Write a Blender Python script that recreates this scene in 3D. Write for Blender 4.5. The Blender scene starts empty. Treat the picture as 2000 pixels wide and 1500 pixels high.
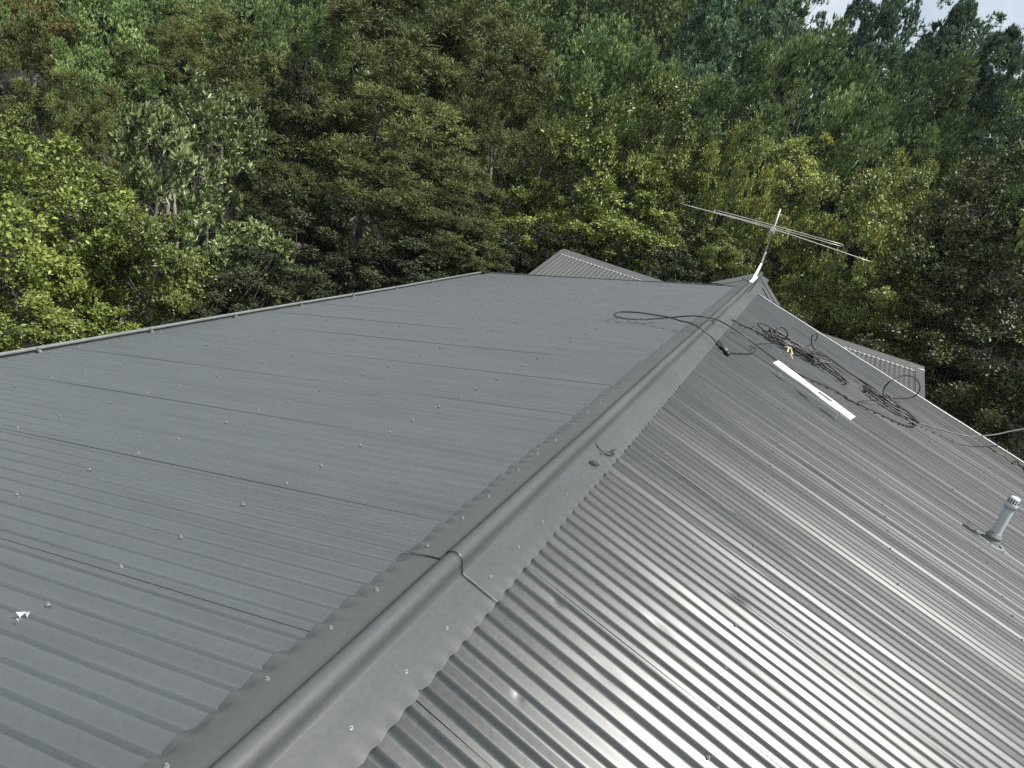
import bpy, math, random
import numpy as np
from mathutils import Vector, Matrix

# ------------------------------------------------------------------ camera, sky, sun, exposure
scene = bpy.context.scene
COL = scene.collection
cam_d = bpy.data.cameras.new("camera")
cam_d.sensor_width = 36.0
cam_d.lens = 24.757
cam_d.clip_start = 0.05
cam_d.clip_end = 2000
cam = bpy.data.objects.new("camera", cam_d)
COL.objects.link(cam)
R_ = np.array([[0.8831, 0.3970, 0.2505], [0.3547, -0.2154, -0.9098], [-0.3075, 0.8921, -0.3310]])
right, down, fwd = Vector(R_[0]), Vector(R_[1]), Vector(R_[2])
M = Matrix((right, -down, -fwd)).transposed().to_4x4()
M.translation = Vector((0.6858, 0.0, 1.3347))
cam.matrix_world = M
scene.camera = cam

SUN_EL, SUN_AZ = math.radians(58), math.radians(2)      # azimuth from +X towards +Y
world = bpy.data.worlds.new("World")
scene.world = world
world.use_nodes = True
nt = world.node_tree
nt.nodes.clear()
sky = nt.nodes.new("ShaderNodeTexSky")
sky.sky_type = 'NISHITA'
sky.sun_disc = False
sky.sun_elevation = SUN_EL
sky.sun_rotation = math.radians(90) - SUN_AZ
sky.air_density = 1.0
sky.dust_density = 2.0
bg = nt.nodes.new("ShaderNodeBackground")
bg.inputs["Strength"].default_value = 0.080
wo = nt.nodes.new("ShaderNodeOutputWorld")
tc = nt.nodes.new("ShaderNodeTexCoord")
cl = nt.nodes.new("ShaderNodeTexNoise")
cl.inputs["Scale"].default_value = 2.2
cl.inputs["Detail"].default_value = 6
cl.inputs["Roughness"].default_value = 0.55
cr = nt.nodes.new("ShaderNodeValToRGB")
cr.color_ramp.elements[0].position = 0.34
cr.color_ramp.elements[0].color = (0.38, 0.38, 0.38, 1)
cr.color_ramp.elements[1].position = 0.56
cr.color_ramp.elements[1].color = (0.85, 0.85, 0.85, 1)
mx = nt.nodes.new("ShaderNodeMix")
mx.data_type = 'RGBA'
mx.inputs[7].default_value = (8.3, 8.6, 8.9, 1)
nt.links.new(tc.outputs["Generated"], cl.inputs["Vector"])
nt.links.new(cl.outputs["Fac"], cr.inputs["Fac"])
nt.links.new(cr.outputs["Color"], mx.inputs[0])
nt.links.new(sky.outputs["Color"], mx.inputs[6])
nt.links.new(mx.outputs[2], bg.inputs["Color"])
nt.links.new(bg.outputs["Background"], wo.inputs["Surface"])

sun_d = bpy.data.lights.new("sun", 'SUN')
sun_d.energy = 5.0
sun_d.angle = math.radians(0.53)
sun_d.color = (1.0, 0.965, 0.91)
sun = bpy.data.objects.new("sun", sun_d)
COL.objects.link(sun)
sdir = Vector((math.cos(SUN_EL) * math.cos(SUN_AZ), math.cos(SUN_EL) * math.sin(SUN_AZ), math.sin(SUN_EL)))
sun.rotation_euler = (-sdir).to_track_quat('-Z', 'Y').to_euler()
sun.location = sdir * 60

scene.view_settings.view_transform = 'Standard'
scene.view_settings.look = 'None'
scene.view_settings.exposure = 0.62
scene.view_settings.gamma = 1.0
scene.render.resolution_x, scene.render.resolution_y = 1024, 768
scene.cycles.max_bounces = 6
scene.cycles.diffuse_bounces = 1
scene.cycles.use_denoising = False
scene.cycles.transparent_max_bounces = 4

random.seed(5)
RNG = np.random.default_rng(11)
PITCH = math.radians(14.83)
CP, SP = math.cos(PITCH), math.sin(PITCH)
RIB = 0.0762
COVER = 0.762

# ------------------------------------------------------------------ measured places (metres, ridge along +Y, roof apex at z = 0)
CABLE_LOOP=[(0.26, 6.697, -0.038), (0.146, 6.727, 0.023), (0.041, 6.706, 0.061), (-0.064, 6.739, 0.076), (-0.173, 6.783, 0.058), (-0.31, 6.89, 0.032), (-0.443, 6.968, -0.003), (-0.638, 7.134, -0.065), (-0.774, 7.195, -0.112), (-0.858, 7.203, -0.144), (-0.872, 7.063, -0.153), (-0.848, 7.027, -0.162), (-0.754, 6.996, -0.148), (-0.636, 7.024, -0.122), (-0.531, 7.1, -0.094), (-0.423, 7.153, -0.055), (-0.313, 7.185, -0.011), (-0.2, 7.182, 0.04), (-0.101, 7.185, 0.077), (-0.003, 7.147, 0.104), (0.059, 7.359, 0.078), (0.13, 7.572, 0.038), (0.264, 7.722, -0.018), (0.408, 7.796, -0.072), (0.561, 7.785, -0.126), (0.769, 7.754, -0.183), (0.917, 7.786, -0.222), (1.006, 7.781, -0.246), (1.175, 7.877, -0.29), (1.349, 8.033, -0.337), (1.526, 8.139, -0.383), (1.621, 8.124, -0.409), (1.775, 8.234, -0.449), (1.887, 8.305, -0.479), (2.001, 8.404, -0.509), (2.116, 8.476, -0.539), (2.268, 8.612, -0.58), (2.432, 8.878, -0.623), (2.488, 9.139, -0.638), (2.414, 9.013, -0.618)]
CABLE_TAIL=[(0.338, 6.712, -0.069), (0.412, 6.932, -0.089), (0.486, 7.162, -0.108), (0.538, 7.325, -0.111), (0.555, 7.42, -0.095), (0.527, 7.503, -0.098), (0.485, 7.595, -0.108)]
PLUG=[(0.214, 6.824, -0.026), (0.336, 6.676, -0.063)]
WIRE=[(2.455, 9.005, -0.619), (2.497, 9.135, -0.62), (2.701, 9.35, -0.653), (2.877, 9.464, -0.669), (3.063, 9.618, -0.687), (3.211, 9.722, -0.685), (3.375, 9.944, -0.678), (3.587, 10.257, -0.665), (3.84, 10.715, -0.657), (4.131, 11.262, -0.664), (4.577, 12.081, -0.643), (5.349, 13.539, -0.571), (7.35, 16.931, -0.016)]
ROPE_START=[(0.183, 8.251, -0.017), (0.23, 8.313, -0.035), (0.292, 8.355, -0.057), (0.35, 8.425, -0.072), (0.401, 8.507, -0.085), (0.466, 8.521, -0.103), (0.534, 8.485, -0.11), (0.609, 8.439, -0.12)]
RING_A=[(0.702, 8.354, -0.134), (0.662, 8.114, -0.01), (0.656, 7.965, 0.054), (0.672, 7.957, 0.101), (0.709, 8.076, 0.102), (0.762, 8.389, 0.036), (0.8, 8.698, -0.057), (0.8, 8.898, -0.129), (0.774, 8.932, -0.164)]
RING_B=[(0.925, 8.96, -0.193), (1.04, 9.266, -0.213), (1.109, 9.43, -0.19), (1.137, 9.492, -0.136), (1.139, 9.456, -0.074), (1.106, 9.349, -0.034), (1.075, 9.236, -0.047), (1.084, 9.338, -0.121), (1.124, 9.368, -0.194), (1.194, 9.441, -0.264), (1.273, 9.484, -0.306)]
RING_C=[(2.118, 8.998, -0.53), (2.066, 8.925, -0.485), (2.001, 8.741, -0.385), (1.933, 8.476, -0.264), (1.92, 8.341, -0.157), (1.972, 8.402, -0.088), (2.078, 8.627, -0.064), (2.257, 9.15, -0.132), (2.444, 9.745, -0.275), (2.532, 10.009, -0.391), (2.533, 10.067, -0.484), (2.47, 10.056, -0.55), (2.343, 9.863, -0.558), (2.238, 9.701, -0.551), (2.162, 9.766, -0.541)]
SMALL_SQUIGGLE=[(3.706, 10.734, -0.95), (3.785, 10.813, -0.981), (3.833, 10.775, -0.994), (3.928, 10.781, -1.009), (4.016, 10.743, -1.043), (4.086, 10.773, -1.061), (4.077, 10.812, -1.048), (4.192, 11.106, -1.079), (4.21, 11.016, -1.094), (4.254, 10.993, -1.106), (4.229, 10.733, -1.099), (4.283, 10.653, -1.113)]
COIL_AXES=[((0.496, 8.574, -0.1), (1.329, 8.962, -0.321)), ((1.079, 9.221, -0.265), (1.643, 8.782, -0.414)), ((1.042, 9.641, -0.245), (2.08, 9.413, -0.52)), ((1.697, 9.179, -0.429), (2.502, 9.148, -0.642))]
TIE=[(0.827, 8.471, -0.116), (0.951, 8.333, -0.169)]
STRIP=[(0.748, 7.158, -0.107), (0.79, 7.181, -0.075), (1.59, 6.949, -0.287), (1.56, 6.91, -0.322)]
CHIPS=[(0.139, 3.042, -0.016), (0.161, 3.23, -0.022), (0.105, 3.225, -0.007), (0.169, 3.271, -0.024), (0.137, 3.257, -0.016)]
LOW_WING=0.207
TREES=[
('yellowgreen', -6.95, 5.27, -1.13, 1.08, 1.05, 'tree', 'bright yellow green bushy tree at the left edge just beyond the gutter'),
('yellowgreen', -6.07, 5.81, -1.34, 0.78, 0.78, 'tree', 'yellow green bush with drooping sprays beside the dark hollow behind the gutter'),
('yellowgreen', -5.95, 4.51, -1.76, 0.81, 0.53, 'shrub', 'darker green shrub under the yellow green tree at the left end of the gutter'),
('yellowgreen', -8.34, 6.71, -1.06, 0.75, 0.5, 'tree', 'small yellow green crown peeping over the bright tree at left edge'),
('greyleaf', -9.13, 9.03, -0.73, 1.08, 1.33, 'tree', 'pale grey green large leaved tree with bare silvery branches, left of dark hollow'),
('greyleaf', -9.71, 10.44, -0.01, 0.81, 0.97, 'tree', 'pale leafy top rising behind the silvery branched grey green tree'),
('greyleaf', -7.72, 8.73, -1.73, 0.86, 0.91, 'shrub', 'sparse dark leaved shrub in the hollow left of the brown tea trees'),
('manuka', -11.43, 9.4, -0.89, 0.9, 1.07, 'tree', 'rounded brown olive tea tree between yellow green bush and pale grey tree'),
('manuka', -13.46, 9.3, -0.23, 1.17, 1.05, 'tree', 'dark olive tea tree on bare pale trunks at the left edge'),
('olive', -11.63, 8.12, -1.39, 0.87, 0.93, 'tree', 'thin leafed tree among bare leaning trunks at the left edge'),
('sparse', -14.31, 10.29, 0.66, 0.86, 0.93, 'tree', 'sparse orange tinged tree with white upright trunk, top left corner'),
('broadleaf', -16.17, 10.74, 0.61, 1.02, 1.02, 'tree', 'green leafy crown in the extreme top left corner'),
('broadleaf', -14.05, 11.35, 0.94, 1.15, 1.01, 'tree', 'blue green broadleaf tree right of the sparse orange tree at top left'),
('broadleaf', -12.24, 9.66, -0.09, 0.77, 0.71, 'tree', 'mid green broadleaf tree below the blue green one, right of dark olive tea tree'),
('manuka', -13.19, 12.05, 0.42, 1.0, 0.74, 'tree', 'small brown tea tree left of the shadowed gap, upper left'),
('manuka', -13.73, 13.86, 0.9, 1.38, 1.09, 'tree', 'grey brown tea tree with feathery top in the upper left'),
('manuka', -12.25, 13.87, 0.16, 1.73, 1.52, 'tree', 'wide olive brown tea tree below the grey brown feathery one'),
('broadleaf', -12.58, 11.47, -0.22, 0.83, 0.7, 'tree', 'dark broadleaf crown in shadow under the small brown tea tree'),
('manuka', -10.79, 16.98, 1.99, 2.46, 1.71, 'tree', 'largest brown olive tea tree, broad dome in the centre of the bush'),
('manuka', -9.18, 19.07, 2.42, 2.19, 1.8, 'tree', 'brown olive tea tree dome right of the largest one'),
('manuka', -10.59, 13.96, -0.08, 1.83, 1.31, 'tree', 'olive tea tree left of centre with dark hollow beneath'),
('manuka', -8.84, 15.48, 0.49, 1.98, 1.39, 'tree', 'middle tea tree of the mass directly under the largest dome'),
('manuka', -7.34, 17.21, 0.76, 1.52, 1.59, 'tree', 'brownish tea tree touching the big yellow green tree'),
('manuka', -7.34, 13.94, -0.62, 1.77, 0.88, 'tree', 'low olive gold tea tree spreading over the far end of the gutter'),
('manuka', -6.23, 13.56, -1.03, 1.34, 0.62, 'tree', 'lowest tea tree tuft above the far corner of the big roof'),
('manuka', -10.09, 12.91, -1.17, 1.05, 0.93, 'tree', 'shaded tea tree at the left side of the dark hollow'),
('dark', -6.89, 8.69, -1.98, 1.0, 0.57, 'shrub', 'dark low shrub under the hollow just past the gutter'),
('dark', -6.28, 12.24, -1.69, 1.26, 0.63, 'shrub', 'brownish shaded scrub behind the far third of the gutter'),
('yellowgreen', -4.55, 16.78, 0.51, 1.54, 1.86, 'tree', 'tall golden green tree standing behind the low left roof peak'),
('yellowgreen', -3.8, 18.05, 1.45, 1.22, 1.76, 'tree', 'golden green tree right of the tall one, above the low roof'),
('yellowgreen', -5.49, 16.34, -0.82, 1.22, 0.96, 'tree', 'golden bush left of the low left roof peak'),
('yellowgreen', -3.6, 16.78, -0.4, 1.64, 0.95, 'tree', 'golden green bush directly behind the low left roof peak'),
('yellowgreen', -2.43, 17.66, -0.2, 1.11, 1.11, 'tree', 'yellow green bush below the left arm of the antenna'),
('olive', -1.45, 18.27, 0.96, 0.94, 1.81, 'tree', 'yellow tipped olive tree crossed by the left antenna arm'),
('yellowgreen', -0.93, 17.05, -0.22, 0.75, 0.69, 'shrub', 'small yellow green bush close behind the roof prow'),
('olive', 1.44, 17.56, 0.49, 1.66, 1.92, 'tree', 'broad olive tree behind the right antenna arm'),
('olive', 2.09, 16.85, -0.4, 1.3, 1.05, 'tree', 'low olive bush beyond the right roof slope edge'),
('olive', 0.45, 18.75, -0.02, 1.09, 1.37, 'tree', 'shaded olive tree just right of the antenna mast'),
('olive', 1.01, 16.64, -0.99, 0.92, 0.79, 'shrub', 'small green shrub tight against the right roof slope edge'),
('darkolive', 3.81, 16.7, 0.75, 1.67, 1.42, 'tree', 'dark spotted olive tree at the right edge above the service wire'),
('darkolive', 4.12, 14.98, -0.66, 1.47, 1.13, 'tree', 'dark olive bush right of the low right roof end'),
('darkolive', 4.74, 13.98, -1.36, 0.97, 0.86, 'shrub', 'dark shrub below the service wire at the right edge'),
('darkolive', 3.61, 17.87, -0.5, 0.99, 1.19, 'tree', 'shadowy olive tree above the low right roof end'),
('darkolive', 4.24, 19.65, 2.44, 1.53, 1.67, 'tree', 'dark tree high on the right edge under the open pine'),
('broadleaf', -7.66, 23.52, 2.83, 2.09, 2.0, 'tree', 'light green hillside tree above the golden trees'),
('broadleaf', -5.69, 23.1, 2.59, 1.4, 1.74, 'tree', 'narrow hillside tree above the left tip of the antenna'),
('conical', -4.86, 26.27, 4.17, 2.06, 3.24, 'tree', 'blue green tapering hillside tree right of the narrow one'),
('broadleaf', -2.92, 22.69, 2.44, 1.76, 1.59, 'tree', 'mid green tree with twin tops above the antenna left arm'),
('olive', -3.32, 21.12, 1.21, 1.25, 1.17, 'tree', 'olive crown directly above the left antenna arm'),
('broadleaf', -0.85, 23.84, 3.65, 1.74, 2.27, 'tree', 'glossy dark leaved tree flecked with white light above the antenna mast'),
('olive', -0.46, 21.47, 1.7, 1.56, 1.25, 'tree', 'olive tree flecked with yellow just above the antenna head'),
('broadleaf', 1.33, 22.44, 2.77, 1.55, 1.64, 'tree', 'glossy green tree above the right antenna arm'),
('broadleaf', 2.03, 24.83, 3.91, 1.73, 2.09, 'tree', 'tall green tree on the right hillside below the conical conifer'),
('olive', 2.4, 20.43, 1.67, 1.42, 1.19, 'tree', 'dull olive tree between right antenna arm and the dark right edge'),
('conical', 3.72, 27.67, 4.34, 2.04, 3.46, 'tree', 'hazy green tree below the open topped pine'),
('broadleaf', -16.72, 17.92, 2.17, 1.36, 1.09, 'tree', 'dark green hillside tree at the top, left of the shaded gap'),
('broadleaf', -26.47, 23.62, 1.87, 2.22, 1.44, 'tree', 'distant blue green tree at the top, above the feathery tea trees'),
('broadleaf', -12.07, 14.35, 1.49, 0.91, 1.05, 'tree', 'blue green tree in the shaded gap left of the largest tea tree'),
('broadleaf', -11.14, 14.61, 1.89, 0.82, 0.68, 'tree', 'small lime tinted tree beside the shaded gap'),
('broadleaf', -20.75, 26.27, 3.9, 2.1, 1.36, 'tree', 'hillside tree at the very top left of centre'),
('broadleaf', -16.44, 25.65, 4.5, 2.37, 1.24, 'tree', 'green hillside tree at the very top, above the largest tea tree'),
('broadleaf', -13.1, 26.39, 5.0, 2.4, 1.64, 'tree', 'bright green hillside tree at the top centre'),
('broadleaf', -10.93, 28.49, 5.13, 2.14, 1.92, 'tree', 'leafy hillside tree at the top, right of the bright green one'),
('broadleaf', -14.42, 34.24, 7.92, 3.32, 1.93, 'tree', 'tree cut by the top edge at centre'),
('broadleaf', -9.13, 31.16, 6.04, 2.28, 2.28, 'tree', 'blue green tree at the top, third from the conifer row'),
('broadleaf', -11.57, 37.21, 9.4, 3.49, 2.18, 'tree', 'tall hillside tree cut by the top edge right of centre'),
('broadleaf', -6.86, 33.67, 7.2, 2.67, 2.42, 'tree', 'large pale blue green tree at the top, two left of the conifers'),
('conical', -4.61, 34.01, 7.69, 2.42, 3.56, 'tree', 'tall blue grey evergreen at the top, left of the sky'),
('broadleaf', -8.37, 39.89, 10.88, 3.36, 2.29, 'tree', 'tall tree cut by the top edge before the sky opens'),
('conical', -3.62, 37.02, 8.74, 2.35, 4.01, 'conifer', 'dense evergreen whose tip meets the left end of the sky'),
('conical', -1.12, 35.4, 7.63, 1.31, 2.62, 'conifer', 'short pointed evergreen in the sky gap left of the conical conifer'),
('conical', 0.21, 36.26, 8.67, 1.88, 4.04, 'conifer', 'tall conical conifer standing into the sky'),
('conical', 2.88, 38.29, 8.43, 1.63, 2.98, 'conifer', 'pointed evergreen right of the tall conical conifer'),
('conical', 2.36, 31.7, 5.37, 2.44, 3.84, 'tree', 'hazy green tapering tree under the skyline conifers'),
('conical', 0.21, 29.82, 4.56, 2.18, 3.6, 'tree', 'pale green tapering tree under the short pointed evergreen'),
('broadleaf', -2.75, 27.64, 4.15, 1.63, 1.83, 'tree', 'dark green tree left of the glossy white flecked tree'),
('pine', 3.28, 33.18, 8.27, 1.98, 2.6, 'pine', 'open pine with clumped foliage against the sky'),
('pine', 5.04, 34.16, 7.6, 1.91, 2.29, 'pine', 'lower open pine at the right edge of the sky'),
('pine', 5.72, 32.23, 6.3, 1.56, 1.92, 'pine', 'dark pine half cut by the right edge'),
('broadleaf', 4.84, 29.53, 4.6, 1.96, 2.07, 'tree', 'shaded green tree under the lower open pine'),
('olive', 7.45, 17.65, 3.24, 2.9, 3.87, 'tree', 'unseen tall olive tree added just outside the right border for its shade'),  # unseen trees past the border, added to shade the right-hand bush
('broadleaf', 7.91, 22.62, 4.84, 3.32, 4.89, 'tree', 'unseen tall green tree added for its shade outside the right border beyond the olive one'),
('olive', 7.68, 14.37, 0.67, 2.44, 2.91, 'tree', 'unseen olive tree added for its shade outside the right border beside the sunny slope'),
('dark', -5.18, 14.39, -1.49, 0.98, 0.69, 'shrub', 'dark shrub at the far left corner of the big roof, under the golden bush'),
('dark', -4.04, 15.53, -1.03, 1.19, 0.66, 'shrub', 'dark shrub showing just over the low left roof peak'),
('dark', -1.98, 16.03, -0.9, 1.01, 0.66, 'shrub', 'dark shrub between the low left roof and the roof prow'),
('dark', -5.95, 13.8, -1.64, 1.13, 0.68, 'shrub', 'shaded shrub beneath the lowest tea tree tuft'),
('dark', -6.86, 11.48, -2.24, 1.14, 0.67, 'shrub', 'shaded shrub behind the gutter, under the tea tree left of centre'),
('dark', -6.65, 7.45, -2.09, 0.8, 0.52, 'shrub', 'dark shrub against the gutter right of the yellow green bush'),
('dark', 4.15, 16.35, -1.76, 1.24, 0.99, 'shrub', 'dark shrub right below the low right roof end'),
('dark', 3.8, 19.23, 0.5, 1.35, 1.84, 'tree', 'tree coloured near black as deep shade between olive tree and right border'),
('dark', -10.33, 13.18, 0.4, 0.75, 1.06, 'tree', 'tree coloured near black as shade filling the gap left of the largest tea tree'),
('dark', -12.13, 11.0, -0.63, 0.68, 0.68, 'tree', 'tree coloured black as shade in the hollow above the pale grey green tree'),
('dark', -1.98, 26.29, 3.32, 1.06, 1.83, 'tree', 'tree coloured dark as shade in the gap left of the glossy white flecked tree'),
('dark', -4.48, 22.2, 1.87, 0.83, 1.24, 'tree', 'tree coloured dark as shade in the gap between the two narrow hillside trees'),
('dark', 1.26, 20.99, 1.47, 0.92, 1.3, 'tree', 'tree coloured dark as shade in the gap above the tip of the right antenna arm'),
('dark', -8.96, 11.74, -1.74, 1.35, 0.85, 'shrub', 'shrub coloured black as shade deep in the hollow behind the middle of the gutter'),
('broadleaf', -2.43, 38.62, 5.77, 3.26, 2.41, 'tree', 'distant hillside tree filling between glossy tree and skyline evergreen'),
('broadleaf', 0.81, 39.68, 6.4, 3.34, 2.18, 'tree', 'distant green tree low under the tall conical conifer'),
('broadleaf', -5.38, 41.12, 7.36, 3.05, 2.6, 'tree', 'distant tree behind the blue grey evergreen'),
('broadleaf', 3.93, 37.52, 6.4, 3.04, 1.8, 'tree', 'distant green tree under the two skyline pines'),
('broadleaf', 6.1, 33.4, 4.62, 2.22, 2.47, 'tree', 'shaded tree at the right edge under the dark half pine')]

# ------------------------------------------------------------------ materials
def new_mat(name):
    m = bpy.data.materials.new(name)
    m.use_nodes = True
    t = m.node_tree
    b = t.nodes["Principled BSDF"]
    return m, t, b

def simple_mat(name, col, rough=0.5, metal=0.0, spec=0.5, var=0.12, scale=12.0):
    m, t, b = new_mat(name)
    b.inputs["Roughness"].default_value = rough
    b.inputs["Metallic"].default_value = metal
    b.inputs["Specular IOR Level"].default_value = spec
    tcx = t.nodes.new("ShaderNodeTexCoord")
    n = t.nodes.new("ShaderNodeTexNoise")
    n.inputs["Scale"].default_value = scale
    n.inputs["Detail"].default_value = 5
    r = t.nodes.new("ShaderNodeValToRGB")
    r.color_ramp.elements[0].position = 0.3
    r.color_ramp.elements[1].position = 0.7
    r.color_ramp.elements[0].color = (*[c * (1 - var) for c in col], 1)
    r.color_ramp.elements[1].color = (*[min(1, c * (1 + var)) for c in col], 1)
    t.links.new(tcx.outputs["Object"], n.inputs["Vector"])
    t.links.new(n.outputs["Fac"], r.inputs["Fac"])
    t.links.new(r.outputs["Color"], b.inputs["Base Color"])
    return m

def roof_mat(name, col, rough, metal, spec, streak_axis=(1.2, 14.0, 1.2), coat=0.0):
    m, t, b = new_mat(name)
    b.inputs["Metallic"].default_value = metal
    b.inputs["Specular IOR Level"].default_value = spec
    tcx = t.nodes.new("ShaderNodeTexCoord")
    mp = t.nodes.new("ShaderNodeMapping")
    mp.inputs["Scale"].default_value = streak_axis
    n1 = t.nodes.new("ShaderNodeTexNoise")        # run-off streaks down the sheets
    n1.inputs["Scale"].default_value = 1.0
    n1.inputs["Detail"].default_value = 6
    n1.inputs["Roughness"].default_value = 0.6
    n2 = t.nodes.new("ShaderNodeTexNoise")        # fine dust
    n2.inputs["Scale"].default_value = 60
    n2.inputs["Detail"].default_value = 4
    t.links.new(tcx.outputs["Object"], mp.inputs["Vector"])
    t.links.new(mp.outputs["Vector"], n1.inputs["Vector"])
    t.links.new(tcx.outputs["Object"], n2.inputs["Vector"])
    a = t.nodes.new("ShaderNodeMath")
    a.operation = 'MULTIPLY_ADD'
    a.inputs[1].default_value = 0.35
    t.links.new(n2.outputs["Fac"], a.inputs[0])
    s2 = t.nodes.new("ShaderNodeMath")
    s2.operation = 'MULTIPLY'
    s2.inputs[1].default_value = 0.65
    t.links.new(n1.outputs["Fac"], s2.inputs[0])
    t.links.new(s2.outputs[0], a.inputs[2])
    r = t.nodes.new("ShaderNodeValToRGB")
    r.color_ramp.elements[0].position = 0.32
    r.color_ramp.elements[1].position = 0.68
    r.color_ramp.elements[0].color = (*[c * 0.80 for c in col], 1)
    r.color_ramp.elements[1].color = (*[c * 1.16 for c in col], 1)
    t.links.new(a.outputs[0], r.inputs["Fac"])
    t.links.new(r.outputs["Color"], b.inputs["Base Color"])
    rr = t.nodes.new("ShaderNodeMapRange")
    rr.inputs["From Min"].default_value = 0.3
    rr.inputs["From Max"].default_value = 0.7
    rr.inputs["To Min"].default_value = rough - 0.05
    rr.inputs["To Max"].default_value = rough + 0.07
    t.links.new(a.outputs[0], rr.inputs["Value"])
    # every sheet weathers a little differently
    sp = t.nodes.new("ShaderNodeSeparateXYZ")
    t.links.new(tcx.outputs["Object"], sp.inputs["Vector"])
    md = t.nodes.new("ShaderNodeMath"); md.operation = 'MULTIPLY_ADD'
    md.inputs[1].default_value = 1 / 0.762; md.inputs[2].default_value = 40 + (4.0 - 1.334) / 0.762
    t.links.new(sp.outputs["Y"], md.inputs[0])
    fl_ = t.nodes.new("ShaderNodeMath"); fl_.operation = 'FLOOR'
    t.links.new(md.outputs[0], fl_.inputs[0])
    wn = t.nodes.new("ShaderNodeTexWhiteNoise"); wn.noise_dimensions = '1D'
    t.links.new(fl_.outputs[0], wn.inputs["W"])
    ad = t.nodes.new("ShaderNodeMath"); ad.operation = 'MULTIPLY_ADD'
    ad.inputs[1].default_value = 0.05
    t.links.new(wn.outputs["Value"], ad.inputs[0])
    t.links.new(rr.outputs["Result"], ad.inputs[2])
    t.links.new(ad.outputs[0], b.inputs["Roughness"])
    return m

def leaf_mat(name, cols, rough=0.5, spec=0.35, trans=0.25, clump=1.6, mix=0.65):
    m, t, b = new_mat(name)
    geo = t.nodes.new("ShaderNodeNewGeometry")
    r = t.nodes.new("ShaderNodeValToRGB")
    el = r.color_ramp.elements
    while len(el) < len(cols):
        el.new(0.5)
    for i, c in enumerate(cols):
        el[i].position = i / (len(cols) - 1)
        el[i].color = (*c, 1)
    tcx = t.nodes.new("ShaderNodeTexCoord")
    n = t.nodes.new("ShaderNodeTexNoise")
    n.inputs["Scale"].default_value = clump
    n.inputs["Detail"].default_value = 2
    oi = t.nodes.new("ShaderNodeObjectInfo")
    t.links.new(tcx.outputs["Object"], n.inputs["Vector"])
    f = t.nodes.new("ShaderNodeMath")
    f.operation = 'MULTIPLY_ADD'
    f.inputs[1].default_value = mix
    t.links.new(geo.outputs["Random Per Island"], f.inputs[0])
    g = t.nodes.new("ShaderNodeMapRange")
    g.inputs["From Min"].default_value = 0.3
    g.inputs["From Max"].default_value = 0.7
    g.inputs["To Min"].default_value = 0.0
    g.inputs["To Max"].default_value = 1.05 - mix
    t.links.new(n.outputs["Fac"], g.inputs["Value"])
    t.links.new(g.outputs["Result"], f.inputs[2])
    t.links.new(f.outputs[0], r.inputs["Fac"])
    hsv = t.nodes.new("ShaderNodeHueSaturation")
    vv = t.nodes.new("ShaderNodeMapRange")
    vv.inputs["To Min"].default_value = 0.68
    vv.inputs["To Max"].default_value = 1.30
    t.links.new(oi.outputs["Random"], vv.inputs["Value"])
    t.links.new(vv.outputs["Result"], hsv.inputs["Value"])
    t.links.new(r.outputs["Color"], hsv.inputs["Color"])
    t.links.new(hsv.outputs["Color"], b.inputs["Base Color"])
    b.inputs["Roughness"].default_value = rough
    b.inputs["Specular IOR Level"].default_value = spec
    tr = t.nodes.new("ShaderNodeBsdfTranslucent")
    t.links.new(hsv.outputs["Color"], tr.inputs["Color"])
    ms = t.nodes.new("ShaderNodeMixShader")
    ms.inputs["Fac"].default_value = trans
    t.links.new(b.outputs["BSDF"], ms.inputs[1])
    t.links.new(tr.outputs["BSDF"], ms.inputs[2])
    t.links.new(ms.outputs["Shader"], t.nodes["Material Output"].inputs["Surface"])
    return m

MAT = {
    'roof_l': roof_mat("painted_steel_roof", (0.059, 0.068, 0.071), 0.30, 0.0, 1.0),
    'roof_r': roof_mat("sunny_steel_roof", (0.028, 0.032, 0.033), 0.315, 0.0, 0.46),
    'cap': roof_mat("painted_steel_cap", (0.056, 0.062, 0.062), 0.46, 0.0, 0.6, (6, 1.0, 6)),
    'low': roof_mat("weathered_steel_roof", (0.060, 0.064, 0.062), 0.42, 0.0, 0.5, (14, 1.2, 1.2)),
    'pale': simple_mat("bare_aluminium_edge", (0.50, 0.51, 0.50), 0.40, 0.3, 0.5),
    'gut': simple_mat("painted_gutter", (0.13, 0.145, 0.14), 0.35, 0.0, 0.5),
    'wall': simple_mat("weatherboard_paint", (0.55, 0.54, 0.48), 0.6),
    'screw': simple_mat("zinc_screw", (0.40, 0.41, 0.42), 0.35, 0.8),
    'pscrew': simple_mat("painted_screw", (0.20, 0.21, 0.21), 0.38, 0.3),
    'white': simple_mat("white_paint", (0.74, 0.76, 0.74), 0.40),
    'pvc': simple_mat("grey_white_pvc", (0.42, 0.45, 0.45), 0.32, 0.0, 0.5, 0.05),
    'boot': simple_mat("grey_rubber_boot", (0.13, 0.14, 0.14), 0.55),
    'black': simple_mat("black_rubber", (0.018, 0.019, 0.020), 0.42),
    'wire': simple_mat("weathered_wire", (0.10, 0.105, 0.10), 0.5),
    'dark': simple_mat("dark_opening", (0.01, 0.01, 0.01), 0.7),
    'galv': simple_mat("galvanised_tube", (0.46, 0.47, 0.45), 0.42, 0.4),
    'yellow': simple_mat("faded_yellow_tape", (0.42, 0.38, 0.20), 0.6),
    'foil': simple_mat("foil", (0.85, 0.86, 0.88), 0.15, 0.95),
    'bark_pale': simple_mat("pale_bark", (0.17, 0.155, 0.135), 0.8, 0, 0.2, 0.35, 5),
    'bark_dark': simple_mat("brown_bark", (0.07, 0.06, 0.05), 0.85, 0, 0.2, 0.35, 5),
    'soil': simple_mat("leaf_litter", (0.014, 0.013, 0.009), 0.95, 0, 0.1, 0.5, 1.5),
}
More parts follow.
